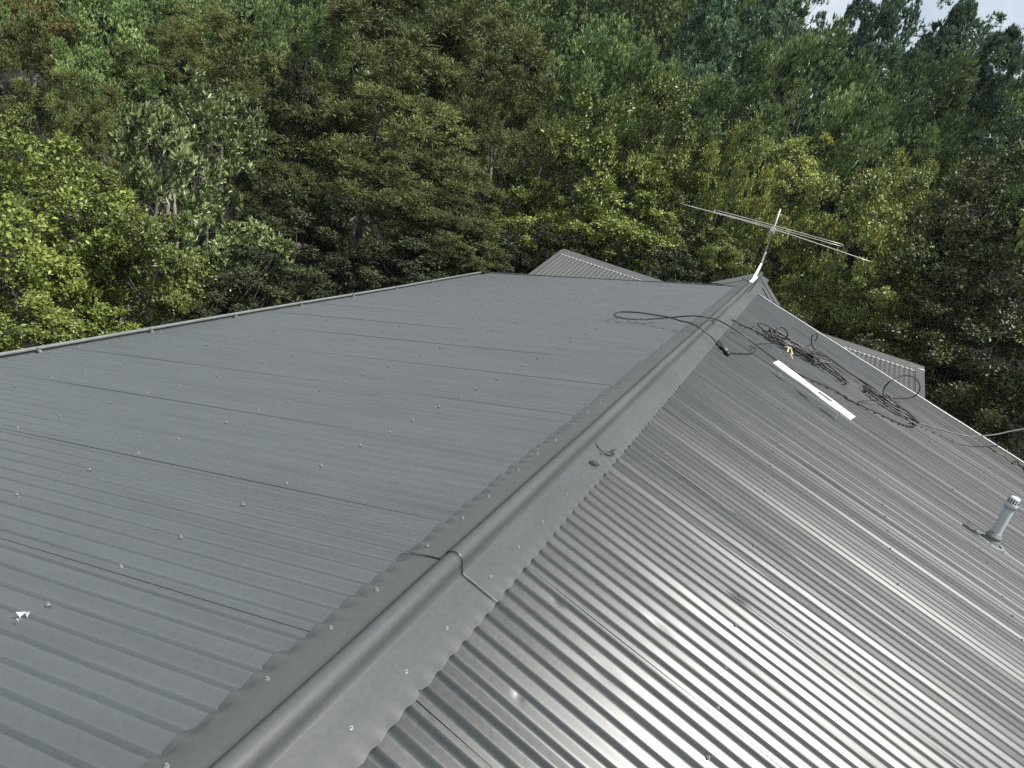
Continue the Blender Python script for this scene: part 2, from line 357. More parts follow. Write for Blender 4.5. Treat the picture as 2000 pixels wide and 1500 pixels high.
LEAF = {
    'manuka': leaf_mat("tea_tree_leaf", [(0.029, 0.038, 0.012), (0.082, 0.102, 0.033), (0.144, 0.162, 0.056), (0.198, 0.198, 0.077)], 0.6, 0.2, 0.12),
    'yellowgreen': leaf_mat("yellow_green_leaf", [(0.023, 0.041, 0.007), (0.082, 0.119, 0.021), (0.179, 0.223, 0.043), (0.220, 0.251, 0.064)], 0.42, 0.45, 0.18),
    'greyleaf': leaf_mat("grey_green_leaf", [(0.038, 0.058, 0.017), (0.129, 0.170, 0.059), (0.288, 0.349, 0.152)], 0.34, 0.6, 0.12),
    'broadleaf': leaf_mat("hill_leaf", [(0.040, 0.074, 0.026), (0.106, 0.168, 0.054), (0.194, 0.269, 0.093), (0.306, 0.371, 0.146)], 0.42, 0.4, 0.12, 1.4, 0.5),
    'olive': leaf_mat("olive_leaf", [(0.030, 0.048, 0.011), (0.109, 0.151, 0.032), (0.230, 0.274, 0.065), (0.367, 0.307, 0.084)], 0.45, 0.4, 0.16),
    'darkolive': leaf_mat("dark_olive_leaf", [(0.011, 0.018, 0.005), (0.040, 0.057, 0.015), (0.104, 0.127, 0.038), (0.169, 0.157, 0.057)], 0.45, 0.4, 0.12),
    'dark': leaf_mat("painted_shade_leaf", [(0.008, 0.014, 0.006), (0.024, 0.034, 0.012), (0.060, 0.066, 0.026)], 0.5, 0.3, 0.15),  # near-black leaf colour paints in the shade of gaps and hollows
    'conifer': leaf_mat("conifer_leaf", [(0.034, 0.067, 0.038), (0.093, 0.157, 0.085), (0.170, 0.247, 0.136)], 0.5, 0.3, 0.2, 1.4, 0.5),
    'sparse': leaf_mat("autumn_leaf", [(0.07, 0.08, 0.02), (0.15, 0.13, 0.03), (0.20, 0.13, 0.04)], 0.5, 0.3, 0.3),
}

# ------------------------------------------------------------------ mesh helpers
def link(name, mesh, parent=None):
    o = bpy.data.objects.new(name, mesh)
    COL.objects.link(o)
    if parent is not None:
        o.parent = parent
    return o

def tag(o, label=None, cat=None, group=None, kind=None):
    if label: o["label"] = label
    if cat: o["category"] = cat
    if group: o["group"] = group
    if kind: o["kind"] = kind
    return o

def thing(name, loc, label, cat, group=None):
    o = bpy.data.objects.new(name, None)
    o.location = loc
    o.empty_display_size = 0.1
    COL.objects.link(o)
    return tag(o, label, cat, group)

class MB:
    """collects faces in world coordinates; build() links one mesh object"""
    def __init__(s): s.v, s.f = [], []
    def add(s, vs, fs):
        k = len(s.v)
        s.v += [tuple(map(float, v)) for v in vs]
        s.f += [tuple(i + k for i in f) for f in fs]
        return s
    def grid(s, P, close=False):
        """P: rows x cols array of points"""
        P = np.asarray(P, float)
        r, c = P.shape[:2]
        fs = []
        for i in range(r - 1):
            for j in range(c - (0 if close else 1)):
                j2 = (j + 1) % c
                fs.append((i * c + j, i * c + j2, (i + 1) * c + j2, (i + 1) * c + j))
        return s.add(P.reshape(-1, 3), fs)
    def box(s, a, b):
        x0, y0, z0 = a; x1, y1, z1 = b
        return s.add([(x0, y0, z0), (x1, y0, z0), (x1, y1, z0), (x0, y1, z0), (x0, y0, z1), (x1, y0, z1), (x1, y1, z1), (x0, y1, z1)],
                     [(0, 3, 2, 1), (4, 5, 6, 7), (0, 1, 5, 4), (1, 2, 6, 5), (2, 3, 7, 6), (3, 0, 4, 7)])
    def hull8(s, bot, top):
        return s.add(list(bot) + list(top), [(3, 2, 1, 0), (4, 5, 6, 7), (0, 1, 5, 4), (1, 2, 6, 5), (2, 3, 7, 6), (3, 0, 4, 7)])
    def tube(s, pts, r, n=8, smooth_steps=0, caps=True):
        pts = [Vector(p) for p in pts]
        if smooth_steps:
            q = []
            m = len(pts)
            for i in range(m - 1):
                p0, p1, p2, p3 = pts[max(i - 1, 0)], pts[i], pts[i + 1], pts[min(i + 2, m - 1)]
                for k in range(smooth_steps):
                    t = k / smooth_steps
                    q.append(0.5 * ((2 * p1) + (p2 - p0) * t + (2 * p0 - 5 * p1 + 4 * p2 - p3) * t * t + (3 * p1 - p0 - 3 * p2 + p3) * t ** 3))
            q.append(pts[-1])
            pts = q
        rows = []
        prev = None
        for i, p in enumerate(pts):
            d = (pts[min(i + 1, len(pts) - 1)] - pts[max(i - 1, 0)])
            if d.length < 1e-9: d = Vector((0, 0, 1))
            d.normalize()
            if prev is None:
                u = d.orthogonal().normalized()
            else:
                u = (prev - d * prev.dot(d))
                u = u.normalized() if u.length > 1e-6 else d.orthogonal().normalized()
            prev = u
            w = d.cross(u)
            rr = r[min(i, len(r) - 1)] if isinstance(r, (list, tuple)) else r
            rows.append([p + (u * math.cos(2 * math.pi * k / n) + w * math.sin(2 * math.pi * k / n)) * rr for k in range(n)])
        k0 = len(s.v)
        s.grid([[tuple(v) for v in row] for row in rows], close=True)
        if caps:
            s.f.append(tuple(k0 + i for i in reversed(range(n))))
            e = k0 + (len(rows) - 1) * n
            s.f.append(tuple(e + i for i in range(n)))
        return s
    def build(s, name, mat, parent=None, smooth=False, origin=None):
        me = bpy.data.meshes.new(name)
        off = Vector(origin) if origin is not None else (Vector(parent_world(parent)) if parent is not None else Vector((0, 0, 0)))
        me.from_pydata([tuple(Vector(v) - off) for v in s.v], [], s.f)
        me.materials.append(mat)
        if smooth:
            me.polygons.foreach_set("use_smooth", [True] * len(me.polygons))
        me.update()
        o = link(name, me, parent)
        if parent is None and origin is not None:
            o.location = off
        return o

def parent_world(p):
    v = Vector((0, 0, 0))
    while p is not None:
        v = v + p.location
        p = p.parent
    return v

def fast_mesh(name, V, T, mat, smooth=False):
    """V (n,3) floats, T (m,3|4) ints"""
    V = np.ascontiguousarray(V, np.float32); T = np.ascontiguousarray(T, np.int32)
    me = bpy.data.meshes.new(name)
    me.vertices.add(len(V)); me.vertices.foreach_set("co", V.ravel())
    k = T.shape[1]
    me.loops.add(T.size); me.loops.foreach_set("vertex_index", T.ravel())
    me.polygons.add(len(T)); me.polygons.foreach_set("loop_start", np.arange(0, T.size, k, dtype=np.int32))
    if smooth: me.polygons.foreach_set("use_smooth", np.ones(len(T), bool))
    me.update(calc_edges=True)
    me.validate()
    me.materials.append(mat)
    return me

# ------------------------------------------------------------------ corrugated roofing
KTRI = 0.985
def wave(ph):
    return np.arcsin(KTRI * np.cos(2 * np.pi * ph / RIB)) / math.asin(KTRI)

def frame(side):
    """basis of a main roof slope: along ridge (t), down the slope (s), outward normal (n)"""
    sg = -1 if side == 'left' else 1
    return Vector((0, 1, 0)), Vector((sg * CP, 0, -SP)), Vector((sg * SP, 0, CP))

def corrugated(name, mat, parent, org, bt, bs, bn, t0, t1, s0, s1, crest, seed, srows, amp=0.0085, dents=(), lip=0.0026, flip=False, rough=1.0):
    """sheets COVER wide, each lapped over its neighbour; t runs along the ridge, s down the slope"""
    rg = np.random.default_rng(seed)
    lap0 = crest - 0.022
    k0 = math.floor((t0 - lap0) / COVER)
    k1 = math.ceil((t1 - lap0) / COVER)
    V, F = [], []
    nv = 0
    ss = np.array(srows)
    for k in range(k0, k1):
        a = max(lap0 + k * COVER, t0)
        b = min(lap0 + (k + 1) * COVER + 0.034, t1)
        if b - a < 0.02: continue
        tt = np.arange(a, b, RIB / 12)
        tt = np.concatenate([tt, [b]])
        T, S = np.meshgrid(tt, ss)
        rib = np.floor((T - crest) / RIB + 0.5).astype(int)
        base = rib.min()
        nr = rib.max() - base + 1
        ra = 1 + 0.10 * rough * np.clip(rg.standard_normal(nr), -1.5, 1.3)
        ph = rg.uniform(0, 6.28, (3, nr)); wl = rg.uniform(0.5, 2.4, (3, nr))
        h = amp * wave(T - crest)
        h *= ra[rib - base]
        # hand-laid sheets are never quite flat: slow waves along each rib, sag between purlins
        for q, am in ((0, 0.0005), (1, 0.0008), (2, 0.0006)):
            h += rough * am * np.sin(ph[q][rib - base] + S * 2 * np.pi / wl[q][rib - base])
        h += 0.0016 * np.sin(S * 1.3 + k * 2.1) * np.sin(T * 2.0 + k)
        edge = np.clip(1 - (T - a) / 0.10, 0, 1)
        h += 0.0008 + (lip - 0.0008) * edge
        for (ds, dt, dd, ws, wt) in dents:
            h -= dd * np.exp(-((S - ds) / ws) ** 2 - ((T - dt) / wt) ** 2)
        P = (np.array(org)[None, None] + T[..., None] * np.array(bt) + S[..., None] * np.array(bs) + h[..., None] * np.array(bn))
        r, c = T.shape
        V.append(P.reshape(-1, 3))
        i, j = np.meshgrid(np.arange(r - 1), np.arange(c - 1), indexing='ij')
        q = nv + i * c + j
        quad = np.stack([q, q + 1, q + c + 1, q + c], -1).reshape(-1, 4)
        if flip: quad = quad[:, ::-1]
        F.append(quad)
        nv += r * c
        top = P[:, 0]; bot = top - np.array(bn) * lip * 1.5 + np.array(bt) * 0.0004
        V.append(np.concatenate([top, bot]))
        i = np.arange(r - 1)
        q = np.stack([nv + i, nv + i + 1, nv + r + i + 1, nv + r + i], -1)
        F.append(q[:, ::-1] if flip else q)
        nv += 2 * r
    V = np.concatenate(V); F = np.concatenate(F)
    V = V - np.array(parent_world(parent))
    return link(name, fast_mesh(name, V, F, mat, smooth=True), parent)

Y_NEAR, Y_END = -3.0, 11.45
CREST = 1.356
S_LEFT, S_RIGHT = 4.34, 6.0

house = thing("house", (0.0, 4.0, -3.9), "large grey corrugated metal gable roof house filling the foreground, with a rolled ridge cap", "house")
bt, bs, bn = frame('left')
rows_l = np.concatenate([np.linspace(0.03, 0.3, 5), np.linspace(0.45, S_LEFT, 26)])
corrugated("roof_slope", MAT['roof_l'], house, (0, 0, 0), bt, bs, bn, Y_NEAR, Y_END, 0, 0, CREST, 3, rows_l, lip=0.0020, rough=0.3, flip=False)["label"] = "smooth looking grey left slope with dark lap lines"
bt, bs, bn = frame('right')
rows_r = np.concatenate([np.linspace(0.03, 0.3, 6), np.arange(0.31, 1.05, 0.0125), np.linspace(1.1, S_RIGHT, 34)])
DENTS = [(0.362, 2.042, 0.0045, 0.016, 0.014), (0.42, 1.573, 0.0026, 0.012, 0.010), (0.965, 2.872, 0.004, 0.04, 0.02), (0.71, 2.30, 0.003, 0.05, 0.02), (0.60, 1.90, 0.002, 0.06, 0.03)]
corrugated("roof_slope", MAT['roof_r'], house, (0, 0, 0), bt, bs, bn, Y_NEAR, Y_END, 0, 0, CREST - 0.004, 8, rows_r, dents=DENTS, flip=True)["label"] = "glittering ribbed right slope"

def plane_pt(side, s, y, h):
    bt, bs, bn = frame(side)
    return bt * y + bs * s + bn * h

def ridge_cap(y0, y1, raise_, lip_at_start):
    """rolled ridge cap with edges dressed into the corrugations"""
    ys = np.arange(y0, y1, RIB / 8)
    ys = np.concatenate([[y0], ys, [y1]])
    prof = []   # (kind, a, b): 'L'/'R' slope distance + height, or 'X' absolute x,z
    for s_, h_, w_ in [(0.142, 0.0045, 1.0), (0.130, 0.0070, 0.8), (0.118, 0.0105, 0.25), (0.105, 0.0125, 0.0), (0.070, 0.0135, 0.0), (0.030, 0.0140, 0.0), (0.0, 0.0135, 0.0)]:
        prof.append(('L', s_, h_, w_))
    cx, cz, rr = 0.030, 0.026, 0.031
    for k in range(11):
        a = math.radians(188 - k * 19.6)
        prof.append(('X', cx + rr * math.cos(a), cz + rr * math.sin(a), 0))
    for s_, h_, w_ in [(0.066, 0.0135, 0.0), (0.075, 0.0125, 0.0), (0.12, 0.0132, 0.0), (0.160, 0.0128, 0.0), (0.178, 0.0120, 0.06), (0.192, 0.0112, 0.14), (0.206, 0.0084, 0.32)]:
        prof.append(('R', s_, h_, w_))
    rg = np.random.default_rng(4)
    jit = {}
    P = np.zeros((len(ys), len(prof), 3))
    for i, y in enumerate(ys):
        wob = 0.0012 * math.sin(y * 2.1) + 0.0008 * math.sin(y * 5.7 + 1)
        for j, (kd, a, b, w) in enumerate(prof):
            if kd == 'X':
                P[i, j] = (a + wob, y, b + raise_)
            else:
                c = 0.0085 * float(wave(y - CREST))
                rib = int(math.floor((y - CREST) / RIB + 0.5))
                if (kd, rib) not in jit: jit[(kd, rib)] = (rg.normal(0, 0.0022), rg.normal(0, 0.0012))
                js, jh = jit[(kd, rib)]
                s_ = a + (js * w * 2 if w > 0.3 else 0) + (0.006 * (1 - math.cos(2 * math.pi * (y - CREST) / RIB)) / 2 if w > 0.3 else 0)
                h = b + raise_ + w * (c + jh) if w > 0 else b + raise_
                if w == 0: h += wob
                P[i, j] = plane_pt('left' if kd == 'L' else 'right', s_, y, h)
    if lip_at_start:
        low = P[0].copy(); low[:, 2] -= 0.006
        P[0] = low
    mb = MB().grid(P)
    o = mb.build("ridge_cap", MAT['cap'], house, smooth=True)
    return o
SEAM = 1.815
ridge_cap(Y_NEAR, SEAM + 0.05, 0.0, False)
ridge_cap(SEAM, 13.95, 0.0035, True)
# dark seam gap of the cap lap, drawn as a black tube
mb = MB()
seam_pts = [plane_pt('left', 0.150, SEAM - 0.035, 0.012), plane_pt('left', 0.135, SEAM - 0.022, 0.016), plane_pt('left', 0.07, SEAM - 0.003, 0.0165), plane_pt('left', 0.012, SEAM - 0.002, 0.0165)]
for k in range(0, 11, 2):
    a = math.radians(184 - k * 18.6)
    seam_pts.append(Vector((0.030 + 0.0345 * math.cos(a), SEAM - 0.002 - 0.004 * k / 10, 0.0285 + 0.0345 * math.sin(a))))
seam_pts += [plane_pt('right', 0.075, SEAM - 0.003, 0.016), plane_pt('right', 0.13, SEAM - 0.003, 0.016), plane_pt('right', 0.185, SEAM - 0.004, 0.014), plane_pt('right', 0.205, SEAM - 0.006, 0.010)]
mb.tube(seam_pts, 0.0016, 6, 4)
mb.build("joint_line", MAT['black'], house, smooth=True)

# ------------------------------------------------------------------ gable end flashings, prow, fascia, gutter, walls
def slab(mb, side, s0, s1, y0, y1, h0, h1):
    c = [(s0, y0), (s1, y0), (s1, y1), (s0, y1)]
    mb.hull8([plane_pt(side, s, y, h0) for s, y in c], [plane_pt(side, s, y, h1) for s, y in c])
mb = MB()
slab(mb, 'left', 0.12, S_LEFT + 0.02, Y_END - 0.05, Y_END + 0.02, 0.010, 0.014)
slab(mb, 'left', 0.12, S_LEFT + 0.02, Y_END + 0.014, Y_END + 0.02, -0.16, 0.0098)
mb.build("barge_flashing", MAT['cap'], house)
mb = MB()
slab(mb, 'right', 0.20, S_RIGHT + 0.02, Y_END - 0.02, Y_END + 0.11, 0.012, 0.017)
slab(mb, 'right', 0.20, S_RIGHT + 0.02, Y_END + 0.104, Y_END + 0.11, -0.16, 0.0118)
b = mb.build("barge_flashing", MAT['cap'], house)
mb = MB()
mb.tube([plane_pt('right', s, Y_END - 0.022, 0.016 + 0.0015 * math.sin(s * 9)) for s in np.linspace(0.22, S_RIGHT, 60)], 0.0065, 8)
mb.build("bright_edge", MAT['pale'], b, smooth=True)

mb = MB()   # pointed prow of the ridge beyond the gable end
AY = 14.05
for side, s_end, y_base in (('left', 0.56, Y_END + 0.021), ('right', 0.60, Y_END + 0.111)):
    a0 = plane_pt(side, 0.0, y_base, 0.002); a1 = plane_pt(side, s_end, y_base, 0.002); a2 = plane_pt(side, 0.0, AY, 0.002)
    b0, b1, b2 = [p - Vector((0, 0, 0.03)) for p in (a0, a1, a2)]
    mb.add([a0, a1, a2, b0, b1, b2], [(0, 1, 2), (5, 4, 3), (0, 3, 4, 1), (1, 4, 5, 2), (2, 5, 3, 0)])
prow = mb.build("prow", MAT['cap'], house)
for side, s_end in (('left', 0.56), ('right', 0.60)):
    mb = MB()
    y_base = Y_END + 0.05
    p0, p1 = plane_pt(side, s_end - 0.02, y_base + 0.08, 0.014), plane_pt(side, 0.02, AY, 0.014)
    inn0, inn1 = plane_pt(side, s_end - 0.20, y_base + 0.08, 0.010), plane_pt(side, 0.0, AY - 0.75, 0.010)
    dz = Vector((0, 0, 0.012)); dd = Vector((0, 0, 0.16))
    mb.hull8([inn0, p0, p1, inn1], [inn0 + dz * .5, p0 + dz, p1 + dz, inn1 + dz * .5])
    q0, q1 = p0 + Vector((0.012 if side == 'right' else -0.012, 0.004, 0)), p1 + Vector((0, 0.012, 0))
    mb.hull8([p0 - dd, q0 - dd, q1 - dd, p1 - dd], [p0 + dz, q0 + dz, q1 + dz, p1 + dz])
    mid0, mid1 = inn0.lerp(p0, 0.5) + dz, inn1.lerp(p1, 0.5) + dz
    mb.tube([mid0, mid1], 0.012, 8)
    mb.build("hip_flashing", MAT['cap'], prow)

gut = MB()
gx, gz = -4.396, -1.166
prof = [(-4.255, -1.150), (-4.255, -1.275), (-4.385, -1.275), (-4.398, -1.255), (-4.398, -1.185)]
for k in range(9):
    a = math.radians(-90 - k * 36)
    prof.append((gx + 0.015 * math.cos(a), gz + 0.015 * math.sin(a)))
ysg = np.linspace(Y_NEAR, Y_END + 0.02, 40)
gut.grid([[(x + 0.003 * math.sin(y * 0.9), y, z + 0.003 * math.sin(y * 1.3)) for x, z in prof] for y in ysg])
gutter = gut.build("gutter", MAT['gut'], house, smooth=True)
for k in range(-5, 8):
    y = 3.503 + 1.0297 * k
    mb = MB()
    mb.hull8([(-4.384, y - .014, -1.176), (-4.29, y - .014, -1.190), (-4.29, y + .014, -1.190), (-4.384, y + .014, -1.176)],
             [(-4.384, y - .014, -1.170), (-4.29, y - .014, -1.184), (-4.29, y + .014, -1.184), (-4.384, y + .014, -1.170)])
    mb.box((-4.384, y - .010, -1.169), (-4.362, y + .010, -1.152))
    mb.build("bracket", MAT['gut'], gutter)

mb = MB()
mb.box((-4.24, Y_NEAR + 0.1, -1.34), (-4.21, Y_END - 0.06, -1.142))
mb.build("fascia", MAT['gut'], house)
mb = MB()
mb.box((5.74, Y_NEAR + 0.1, -1.75), (5.77, Y_END - 0.06, -1.560))
mb.build("fascia", MAT['gut'], house)
def gable_wall(mb, y0, y1, xl, xr, zb):
    zl, zr = xl * SP / CP * 1.0, -xr * SP / CP
    pts = [(xl, zb), (xr, zb), (xr, zr - 0.05), (0, -0.05), (xl, zl - 0.05)]
    mb.add([(x, y0, z) for x, z in pts] + [(x, y1, z) for x, z in pts],
           [(0, 1, 2, 3, 4), (9, 8, 7, 6, 5)] + [(i, 5 + i, 5 + (i + 1) % 5, (i + 1) % 5) for i in range(5)])
mb = MB()
gable_wall(mb, 11.0, 11.14, -3.8, 5.2, -4.2)
gable_wall(mb, Y_NEAR + 0.4, Y_NEAR + 0.54, -3.8, 5.2, -4.2)
mb.box((-3.8, Y_NEAR + 0.545, -4.2), (-3.66, 10.995, -1.10))
mb.box((5.06, Y_NEAR + 0.545, -4.2), (5.2, 10.995, -1.47))
mb.build("wall", MAT['wall'], house)

# screws: one mesh, copied; nearest ones each a part, the far ones one part
def screw_geo(mb, P, n, r=0.0064):
    n = Vector(n); u = n.orthogonal().normalized(); w = n.cross(u)
    def ring(rad, h, k, ph=0): return [P + n * h + (u * math.cos(2 * math.pi * i / k + ph) + w * math.sin(2 * math.pi * i / k + ph)) * rad for i in range(k)]
    a, b = ring(r, 0, 10), ring(r * 0.9, 0.003, 10)
    mb.grid([a, b], close=True)
    mb.add(b, [tuple(range(10))])
    c, d = ring(r * 0.55, 0.003, 6), ring(r * 0.5, 0.0085, 6)
    mb.grid([c, d], close=True)
    mb.add(d, [tuple(range(6))])
screw_mesh = {}
def add_screw(side, s, y, h):
    dull = side == 'left' and s > 2.2 or (side == 'left' and s > 0.3 and y > 5)
    key = (side, dull)
    if key not in screw_mesh:
        mb = MB(); screw_geo(mb, Vector((0, 0, 0)), frame(side)[2])
        me = bpy.data.meshes.new("screw"); me.from_pydata(mb.v, [], mb.f); me.materials.append(MAT['pscrew' if dull else 'screw'])
        screw_mesh[key] = me
    o = link("screw", screw_mesh[key], house)
    o.location = plane_pt(side, s, y, h) - Vector(house.location)
spots = []
CAPH = 0.0125
for k in range(0, 14):
    for dy in (0.025, 0.25, 0.55):
        y = 1.331 + COVER * (k - 1) + dy
        if y > 11.2: continue
        spots.append(('left', 0.091 + random.gauss(0, .003), y + random.gauss(0, .006), CAPH + (0.0035 if y > SEAM else 0)))
        spots.append(('right', 0.142 + random.gauss(0, .003), y + random.gauss(0, .006), CAPH + (0.0035 if y > SEAM else 0)))
        for s in (0.895, 1.745, 2.6, 3.45, 4.25):
            spots.append(('left', s + random.gauss(0, .006), y, 0.0095))
        for s in (0.98, 1.85, 2.72, 3.6, 4.5, 5.4):
            spots.append(('right', s + random.gauss(0, .006), y, 0.0095))
cp = Vector((0.6858, 0, 1.3347))
spots.sort(key=lambda q: (plane_pt(*q) - cp).length)
for q in spots[:96]: add_screw(*q)
mb = MB()
for q in spots[96:]: screw_geo(mb, plane_pt(*q), frame(q[0])[2])
tag(mb.build("far_screws", MAT['pscrew'], house), kind="stuff")

# ------------------------------------------------------------------ lower cross roof beyond
low = thing("low_house", (-0.3, 14.6, -3.9), "lower grey corrugated roof crossing behind the big roof, both its ends showing", "house")
LY, LZ, LX0, LX1 = 13.3, -0.612, -3.61, 3.06
bt2, bs2, bn2 = Vector((1, 0, 0)), Vector((0, -CP, -SP)), Vector((0, -SP, CP))
corrugated("roof_slope", MAT['low'], low, (0, LY, LZ), bt2, bs2, bn2, LX0, LX1 - 0.12, 0, 0, 0.03, 21, np.concatenate([np.linspace(0.03, 0.4, 5), np.linspace(0.5, 2.4, 10)]), flip=True)
bs3, bn3 = Vector((0, CP, -SP)), Vector((0, SP, CP))
corrugated("roof_slope", MAT['low'], low, (0, LY, LZ), bt2, bs3, bn3, LX0, LX1 - 0.12, 0, 0, 0.03, 22, np.linspace(0.03, 3.2, 10), flip=False)
def lowpt(x, s, h, back=False):
    return Vector((x, LY, LZ)) + (bs3 if back else bs2) * s + (bn3 if back else bn2) * h
xs = np.arange(LX0, LX1, RIB / 6)
LW = LOW_WING
P = []
for x in xs:
    c = 0.0085 * math.cos(2 * math.pi * (x - 0.03) / RIB)
    P.append([lowpt(x, LW, 0.004 + c), lowpt(x, LW - 0.012, 0.012 + 0.4 * c), lowpt(x, LW - 0.03, 0.014), lowpt(x, 0.05, 0.016), lowpt(x, 0.03, 0.022), Vector((x, LY, LZ + 0.042)),
              lowpt(x, 0.03, 0.022, True), lowpt(x, 0.05, 0.016, True), lowpt(x, LW, 0.014, True)])
lc = MB().grid([[tuple(q) for q in r] for r in P]).build("ridge_cap", MAT['low'], low, smooth=True)
mb = MB()
mb.tube([lowpt(x, LW + 0.004, 0.010 + 0.0085 * math.cos(2 * math.pi * (x - 0.03) / RIB)) for x in xs if x < LX1 - 0.14], 0.0075, 6)
mb.build("soft_edge", MAT['pale'], lc, smooth=True)
for x0, x1, w in ((LX1 - 0.135, LX1, 1), (LX0 - 0.03, LX0 + 0.05, 0)):
    mb = MB()
    for back in (False, True):
        L = 3.2 if back else 2.4
        s0 = 0.0 if back else (LW * 0.55 if w else 0.0)
        c = [(x0, s0), (x1, s0), (x1, L), (x0, L)]
        mb.hull8([lowpt(x, s, 0.010, back) for x, s in c], [lowpt(x, s, 0.019, back) for x, s in c])
        xo = x1 if w else x0
        d = 0.004 if w else -0.004
        c = [(xo, 0), (xo + d, 0), (xo + d, L), (xo, L)]
        mb.hull8([lowpt(x, s, -0.18, back) for x, s in c], [lowpt(x, s, 0.018, back) for x, s in c])
    bf = mb.build("barge_flashing", MAT['low'], low)
    if w:
        mb = MB()
        mb.tube([lowpt(LX1 - 0.125, LW * 0.62, 0.020), lowpt(LX1 - 0.06, LW * 0.52, 0.024), lowpt(LX1 + 0.002, LW * 0.50, 0.022)], [0.006, 0.010, 0.010], 6)
        mb.build("bright_fold", MAT['pale'], bf, smooth=True)
mb = MB()
zt = LZ - 0.12
y0w, y1w = 11.15, 16.0
pts = [(y0w, -4.2), (y1w, -4.2), (y1w, zt - (y1w - LY) * SP / CP), (LY, zt), (y0w, zt - (LY - y0w) * SP / CP)]
for xa, xb in ((LX0 + 0.3, LX0 + 0.42), (LX1 - 0.42, LX1 - 0.3)):
    mb.add([(xa, y, z) for y, z in pts] + [(xb, y, z) for y, z in pts], [(0, 1, 2, 3, 4), (9, 8, 7, 6, 5)] + [(i, 5 + i, 5 + (i + 1) % 5, (i + 1) % 5) for i in range(5)])
mb.box((LX0 + 0.425, y1w - 0.12, -4.2), (LX1 - 0.425, y1w, zt - (y1w - LY) * SP / CP - 0.02))
mb.build("wall", MAT['wall'], low)

# ------------------------------------------------------------------ antenna
ant = thing("antenna", (0.03, 12.8, 0.05), "tilted looking galvanised television antenna with two long rods on a mast at the roof prow", "antenna")
mb = MB(); mb.tube([(0.03, 12.8, 0.05), (0.025, 12.8, 0.50)], 0.016, 10); mb.tube([(0.025, 12.8, 0.45), (0.0, 12.8, 1.22)], 0.012, 10)
mb.build("mast", MAT['galv'], ant, smooth=True)
mb = MB()
mb.hull8([(0.0, 11.72, 0.058), (0.06, 11.72, 0.058), (0.06, 12.86, 0.063), (0.0, 12.86, 0.063)], [(0.005, 11.72, 0.070), (0.055, 11.72, 0.070), (0.055, 12.86, 0.075), (0.005, 12.86, 0.075)])
mb.hull8([(0.01, 12.1, 0.072), (0.05, 12.1, 0.072), (0.05, 12.14, 0.072), (0.01, 12.14, 0.072)], [(0.015, 12.74, 0.30), (0.045, 12.74, 0.30), (0.045, 12.77, 0.30), (0.015, 12.77, 0.30)])
mb.build("base_bracket", MAT['white'], ant)
mb = MB(); mb.box((-0.03, 12.60, 0.845), (0.035, 13.04, 0.872)); mb.build("boom", MAT['galv'], ant)
mb = MB(); mb.box((-0.045, 12.74, 0.805), (0.05, 12.86, 0.842)); mb.box((-0.035, 12.755, 0.875), (0.04, 12.845, 0.905)); mb.build("clamp", MAT['galv'], ant)
mb = MB()
mb.tube([(-1.573, 12.8, 0.866), (0.0, 12.8, 0.884), (1.595, 12.8, 0.818)], 0.0075, 8, 6)
mb.build("element", MAT['galv'], ant, smooth=True)
mb = MB()
fd = [(-1.02, 12.98, 0.884), (0.0, 12.98, 0.905), (1.10, 12.98, 0.915)]
mb.tube(fd, 0.0055, 8, 4); mb.tube([(x, y - 0.03, z + 0.035) for x, y, z in fd], 0.0055, 8, 4)
mb.tube([fd[0], (-1.05, 12.965, 0.902), (-1.02, 12.95, 0.919)], 0.0055, 8, 4); mb.tube([fd[2], (1.13, 12.965, 0.933), (1.10, 12.95, 0.950)], 0.0055, 8, 4)
mb.build("element", MAT['galv'], ant, smooth=True)
mb = MB()
mb.tube([(0.03, 12.78, 0.84), (0.045, 12.775, 0.6), (0.055, 12.77, 0.3), (0.06, 12.72, 0.10), (0.075, 12.4, 0.03), (0.09, 11.9, 0.02), (0.10, 11.3, 0.02), (0.10, 10.9, 0.02)], 0.006, 6, 5)
mb.build("coax_lead", MAT['black'], ant, smooth=True)

# ------------------------------------------------------------------ vent pipe
bx, by, bz = 2.80, 6.322, -0.741
vent = thing("vent_pipe", (bx, by, bz), "pale grey plastic vent pipe with slotted cap standing on the sunny slope", "vent pipe")
bnR = frame('right')[2]; bsR = frame('right')[1]
def lathe(mb, prof, axis=Vector((0, 0, 1)), n=24, org=Vector((bx, by, bz))):
    u = axis.orthogonal().normalized(); w = axis.cross(u)
    mb.grid([[tuple(org + axis * h + (u * math.cos(2 * math.pi * k / n) + w * math.sin(2 * math.pi * k / n)) * r) for k in range(n)] for r, h in prof], close=True)
    return mb
lathe(MB(), [(0.037, 0.02), (0.037, 0.335)]).build("pipe", MAT['pvc'], vent, smooth=True)
cap = lathe(MB(), [(0.039, 0.325), (0.045, 0.326), (0.045, 0.360), (0.041, 0.368), (0.040, 0.405), (0.036, 0.417), (0.025, 0.425), (0.001, 0.427)]).build("vent_cap", MAT['pvc'], vent, smooth=True)
mb = MB()
for k in range(14):
    a = 2 * math.pi * k / 14
    d = Vector((math.cos(a), math.sin(a), 0)); t = Vector((-d.y, d.x, 0))
    o = Vector((bx, by, bz))
    mb.hull8([o + d * r + t * w + Vector((0, 0, 0.372)) for r, w in ((.036, -.0044), (.0425, -.0044), (.0425, .0044), (.036, .0044))],
             [o + d * r + t * w + Vector((0, 0, 0.410)) for r, w in ((.032, -.0034), (.0395, -.0034), (.0395, .0034), (.032, .0034))])
mb.build("slots", MAT['dark'], cap)
